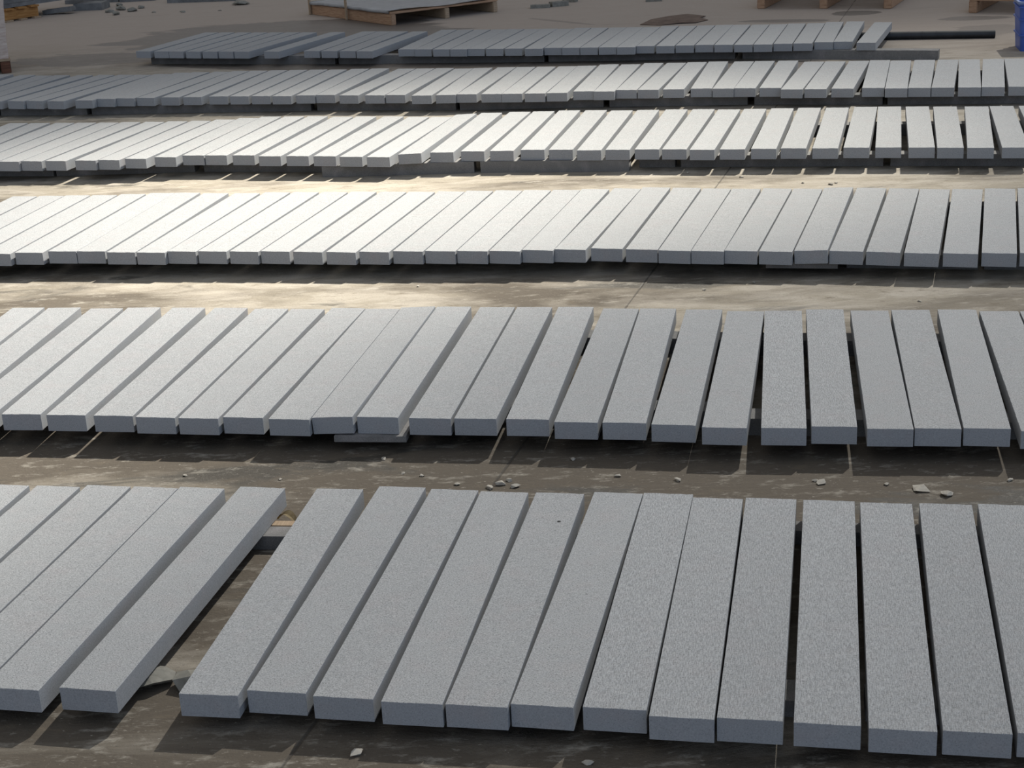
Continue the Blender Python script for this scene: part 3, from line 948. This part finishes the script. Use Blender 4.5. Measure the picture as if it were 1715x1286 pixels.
# --- left edge: pallet with a wrapped load
pl0 = at(20, 122)
plw = 1.0
hd = 0.33
org = pl0 - Vector((math.cos(hd), math.sin(hd), 0)) * plw
root = empty('pallet', (org.x, org.y, 0), hd)
tag(root, 'wooden pallet cut by the left edge, under the film-wrapped load', 'pallet')
for f in (0.0, 0.5, 1.0):
    bm = box_bm(0.09, 0.9, 0.11, bev=0.005)
    o = finish('stringer', bm, M_WOODRED, root)
    o.location = (0.045 + f * (plw - 0.09), 0.45, 0.055)
for k in range(6):
    bm = box_bm(plw + 0.01, 0.12, 0.022, bev=0.003)
    o = finish('deck_board', bm, M_WOODPALE, root)
    o.location = (plw / 2, 0.06 + k * 0.156, 0.121)
bm = bmesh.new()
rngw = random.Random(3)
lay = []
NZ = 14
for k in range(NZ + 1):
    z_ = 0.134 + 0.78 * k / NZ
    sh = 0.016 * k / NZ
    pts_ = []
    for (xa, ya, xb, yb) in ((0.02, 0.02, 0.99 + sh * 3, 0.02), (0.99 + sh * 3, 0.02, 0.99 + sh * 3, 0.86), (0.99 + sh * 3, 0.86, 0.02, 0.86), (0.02, 0.86, 0.02, 0.02)):
        for m_ in range(10):
            f = m_ / 10
            j_ = rngw.uniform(-0.006, 0.006)
            pts_.append(bm.verts.new((xa + (xb - xa) * f + j_, ya + (yb - ya) * f + rngw.uniform(-0.006, 0.006), z_)))
    lay.append(pts_)
for a_, b_ in zip(lay, lay[1:]):
    for i in range(len(a_)):
        k = (i + 1) % len(a_)
        bm.faces.new((a_[i], a_[k], b_[k], b_[i]))
bm.faces.new(lay[0][::-1])
bm.faces.new(lay[-1])
bmesh.ops.recalc_face_normals(bm, faces=bm.faces)
o = finish('wrapped_load', bm, M_SHEET)
o.location = (org.x, org.y, 0)
o.rotation_euler = (0, 0, hd)
tag(o, 'tall load wrapped in pale film on the pallet at the left edge', 'wrapped load')

# --- upper left: pallet with dark slabs, leaning slabs, rubble
pq0, pq1 = at(10, 38), at(68, 29)
hq = heading(pq0, pq1)
root = empty('pallet', (pq0.x, pq0.y, 0), hq)
tag(root, 'orange wooden pallet near the top left corner, carrying stone slabs', 'pallet')
Lq = (pq1 - pq0).length
bm = box_bm(Lq * 1.0, 0.05, 0.115, bev=0.004)
o = finish('stringer', bm, M_WOODORANGE, root); o.location = (Lq / 2, 0.05, 0.0775)
for yy in (0.45, 0.9):
    bm = box_bm(Lq, 0.05, 0.115, bev=0.004)
    o = finish('stringer', bm, M_WOODORANGE, root); o.location = (Lq / 2, yy, 0.0775)
for k in range(3):
    bm = box_bm(0.10, 1.0, 0.02, bev=0.003)
    o = finish('skid_board', bm, M_WOODPALE, root); o.location = (0.05 + k * (Lq - 0.10) / 2, 0.48, 0.01)
for k in range(3):
    bm = box_bm(0.12, 1.0, 0.02, bev=0.003)
    o = finish('deck_board', bm, M_WOODORANGE, root); o.location = (0.07 + k * (Lq - 0.14) / 2, 0.48, 0.145)
for k in range(3):
    bm = rough_slab(0.5, 1.35, 0.05, 60 + k, nx=4, ny=16)
    o = finish('stacked_slab', bm, [M_SLATE, M_SLATE])
    c_ = pq0 + Vector((math.cos(hq), math.sin(hq), 0)) * (0.62 + 0.03 * k) + Vector((-math.sin(hq), math.cos(hq), 0)) * 0.30
    o.location = (c_.x, c_.y, 0.156 + 0.0508 * (k + 1))
    o.rotation_euler = (0, 0, hq - math.pi / 2 + 0.015 * k)
    tag(o, 'dark grey stone slab on the orange pallet at the top left, %s from the bottom' % ONES[k + 1], 'stone slab',
        'slabs on the orange pallet')

for (u, v, wd_, ln_, th_, rz_, tilt_, lab) in [
        (98, 24, 0.14, 0.38, 0.05, 1.35, 0.10, 'dark grey slab leaning off the orange pallet at the top left'),
        (153, 16, 0.30, 0.36, 0.085, 1.45, 0.0, 'thick dark stone block lying right of the orange pallet'),
        (160, 3, 0.40, 0.70, 0.05, 1.50, 0.0, 'flat dark slab behind the thick block, at the top left'),
        (232, 1, 0.30, 0.45, 0.05, 1.60, 0.0, 'thin dark slab at the top edge left of the rubble'),
        (345, 1, 0.40, 0.90, 0.06, 1.40, 0.0, 'long dark slab cut by the top edge, behind the bare far ground')]:
    p = at(u, v)
    bm = rough_slab(wd_, ln_, th_, int(u), nx=4, ny=12, jit=0.002, chip=0.006)
    o = finish('stone_offcut', bm, [M_SLATE, M_SLATE])
    zz = th_ + (math.sin(abs(tilt_)) * ln_ / 2)
    o.location = (p.x, p.y + 0.05, zz)
    o.rotation_euler = (-tilt_, 0, rz_)
    tag(o, lab, 'stone offcut', 'dark stone offcuts at the top left')

RUB = [(184, 21, 0.06, 'left end'), (194, 25, 0.06, 'front'), (203, 17, 0.08, 'middle'), (222, 19, 0.07, 'right'),
       (236, 14, 0.06, 'far right end'), (200, 10, 0.06, 'back')]
for i, (u, v, s_, w_) in enumerate(RUB):
    p = at(u, v)
    bm = rock_bm(s_, s_ * 0.75, s_ * 0.45, 40 + i, 22)
    o = finish('rubble_stone', bm, M_RUBBLE)
    o.location = (p.x, p.y, 0)
    o.rotation_euler = (0, 0, i * 1.1)
    tag(o, 'rough stone in the little rubble heap at the top left, at its %s' % w_, 'stone', 'little rubble heap at the top left')
for i, (u, v, s_, lab) in enumerate([
        (258, 21, 0.035, 'small stone alone on the far ground right of the rubble heap'),
        (306, 21, 0.045, 'flat stone on the far ground left of the corner-on pallet'),
        (368, 18, 0.025, 'tiny dark stone on the far ground left of the corner-on pallet'),
        (402, 8, 0.12, 'broad flat stone near the top edge left of the corner-on pallet')]):
    p = at(u, v)
    bm = rock_bm(s_, s_ * 0.7, s_ * 0.3, 70 + i, 18)
    o = finish('stray_stone', bm, M_RUBBLE)
    o.location = (p.x, p.y, 0)
    tag(o, lab, 'stone')

# flat stones right of the big pallet
for i, (u, v, ln_, wd_, th_, rz_, lab) in enumerate([
        (905, 13, 0.22, 0.09, 0.035, 1.55, 'flat grey stone piece right of the corner-on pallet, leftmost of its group'),
        (936, 10, 0.20, 0.10, 0.05, 1.95, 'grey stone piece right of the corner-on pallet, middle of its group'),
        (955, 3, 0.16, 0.08, 0.05, 1.1, 'grey stone piece right of the corner-on pallet, rightmost of its group'),
        (1095, 2, 0.18, 0.08, 0.02, 1.5, 'thin pale stone sliver at the top edge above the cardboard')]):
    p = at(u, v)
    bm = rough_slab(wd_, ln_, th_, 500 + i, nx=4, ny=8, jit=0.004, chip=0.012)
    o = finish('stone_offcut', bm, [M_RUBBLE, M_RUBBLE])
    o.location = (p.x, p.y, th_)
    o.rotation_euler = (0, 0, rz_)
    tag(o, lab, 'stone offcut', 'grey stone offcuts right of the pallet' if i < 3 else None)

# wet flattened cardboard behind the farthest row
outline = [(1072, 42), (1090, 34), (1120, 29), (1152, 24), (1182, 28), (1172, 31), (1186, 34), (1165, 39), (1140, 40), (1105, 43)]
pts_ = [at(u, v) for u, v in outline]
cc = sum(pts_, Vector()) / len(pts_)
bm = bmesh.new()
vb = [bm.verts.new((q_.x - cc.x, q_.y - cc.y, 0.006 + 0.004 * (i % 3))) for i, q_ in enumerate(pts_)]
vc = bm.verts.new((0.05, 0, 0.022))
for i in range(len(vb)):
    bm.faces.new((vb[i], vb[(i + 1) % len(vb)], vc))
bmesh.ops.recalc_face_normals(bm, faces=bm.faces)
bmesh.ops.solidify(bm, geom=list(bm.faces), thickness=0.005)
o = finish('cardboard', bm, M_CARD)
o.location = (cc.x, cc.y, 0)
tag(o, 'crumpled wet brown cardboard on the ground behind the farthest row', 'cardboard')
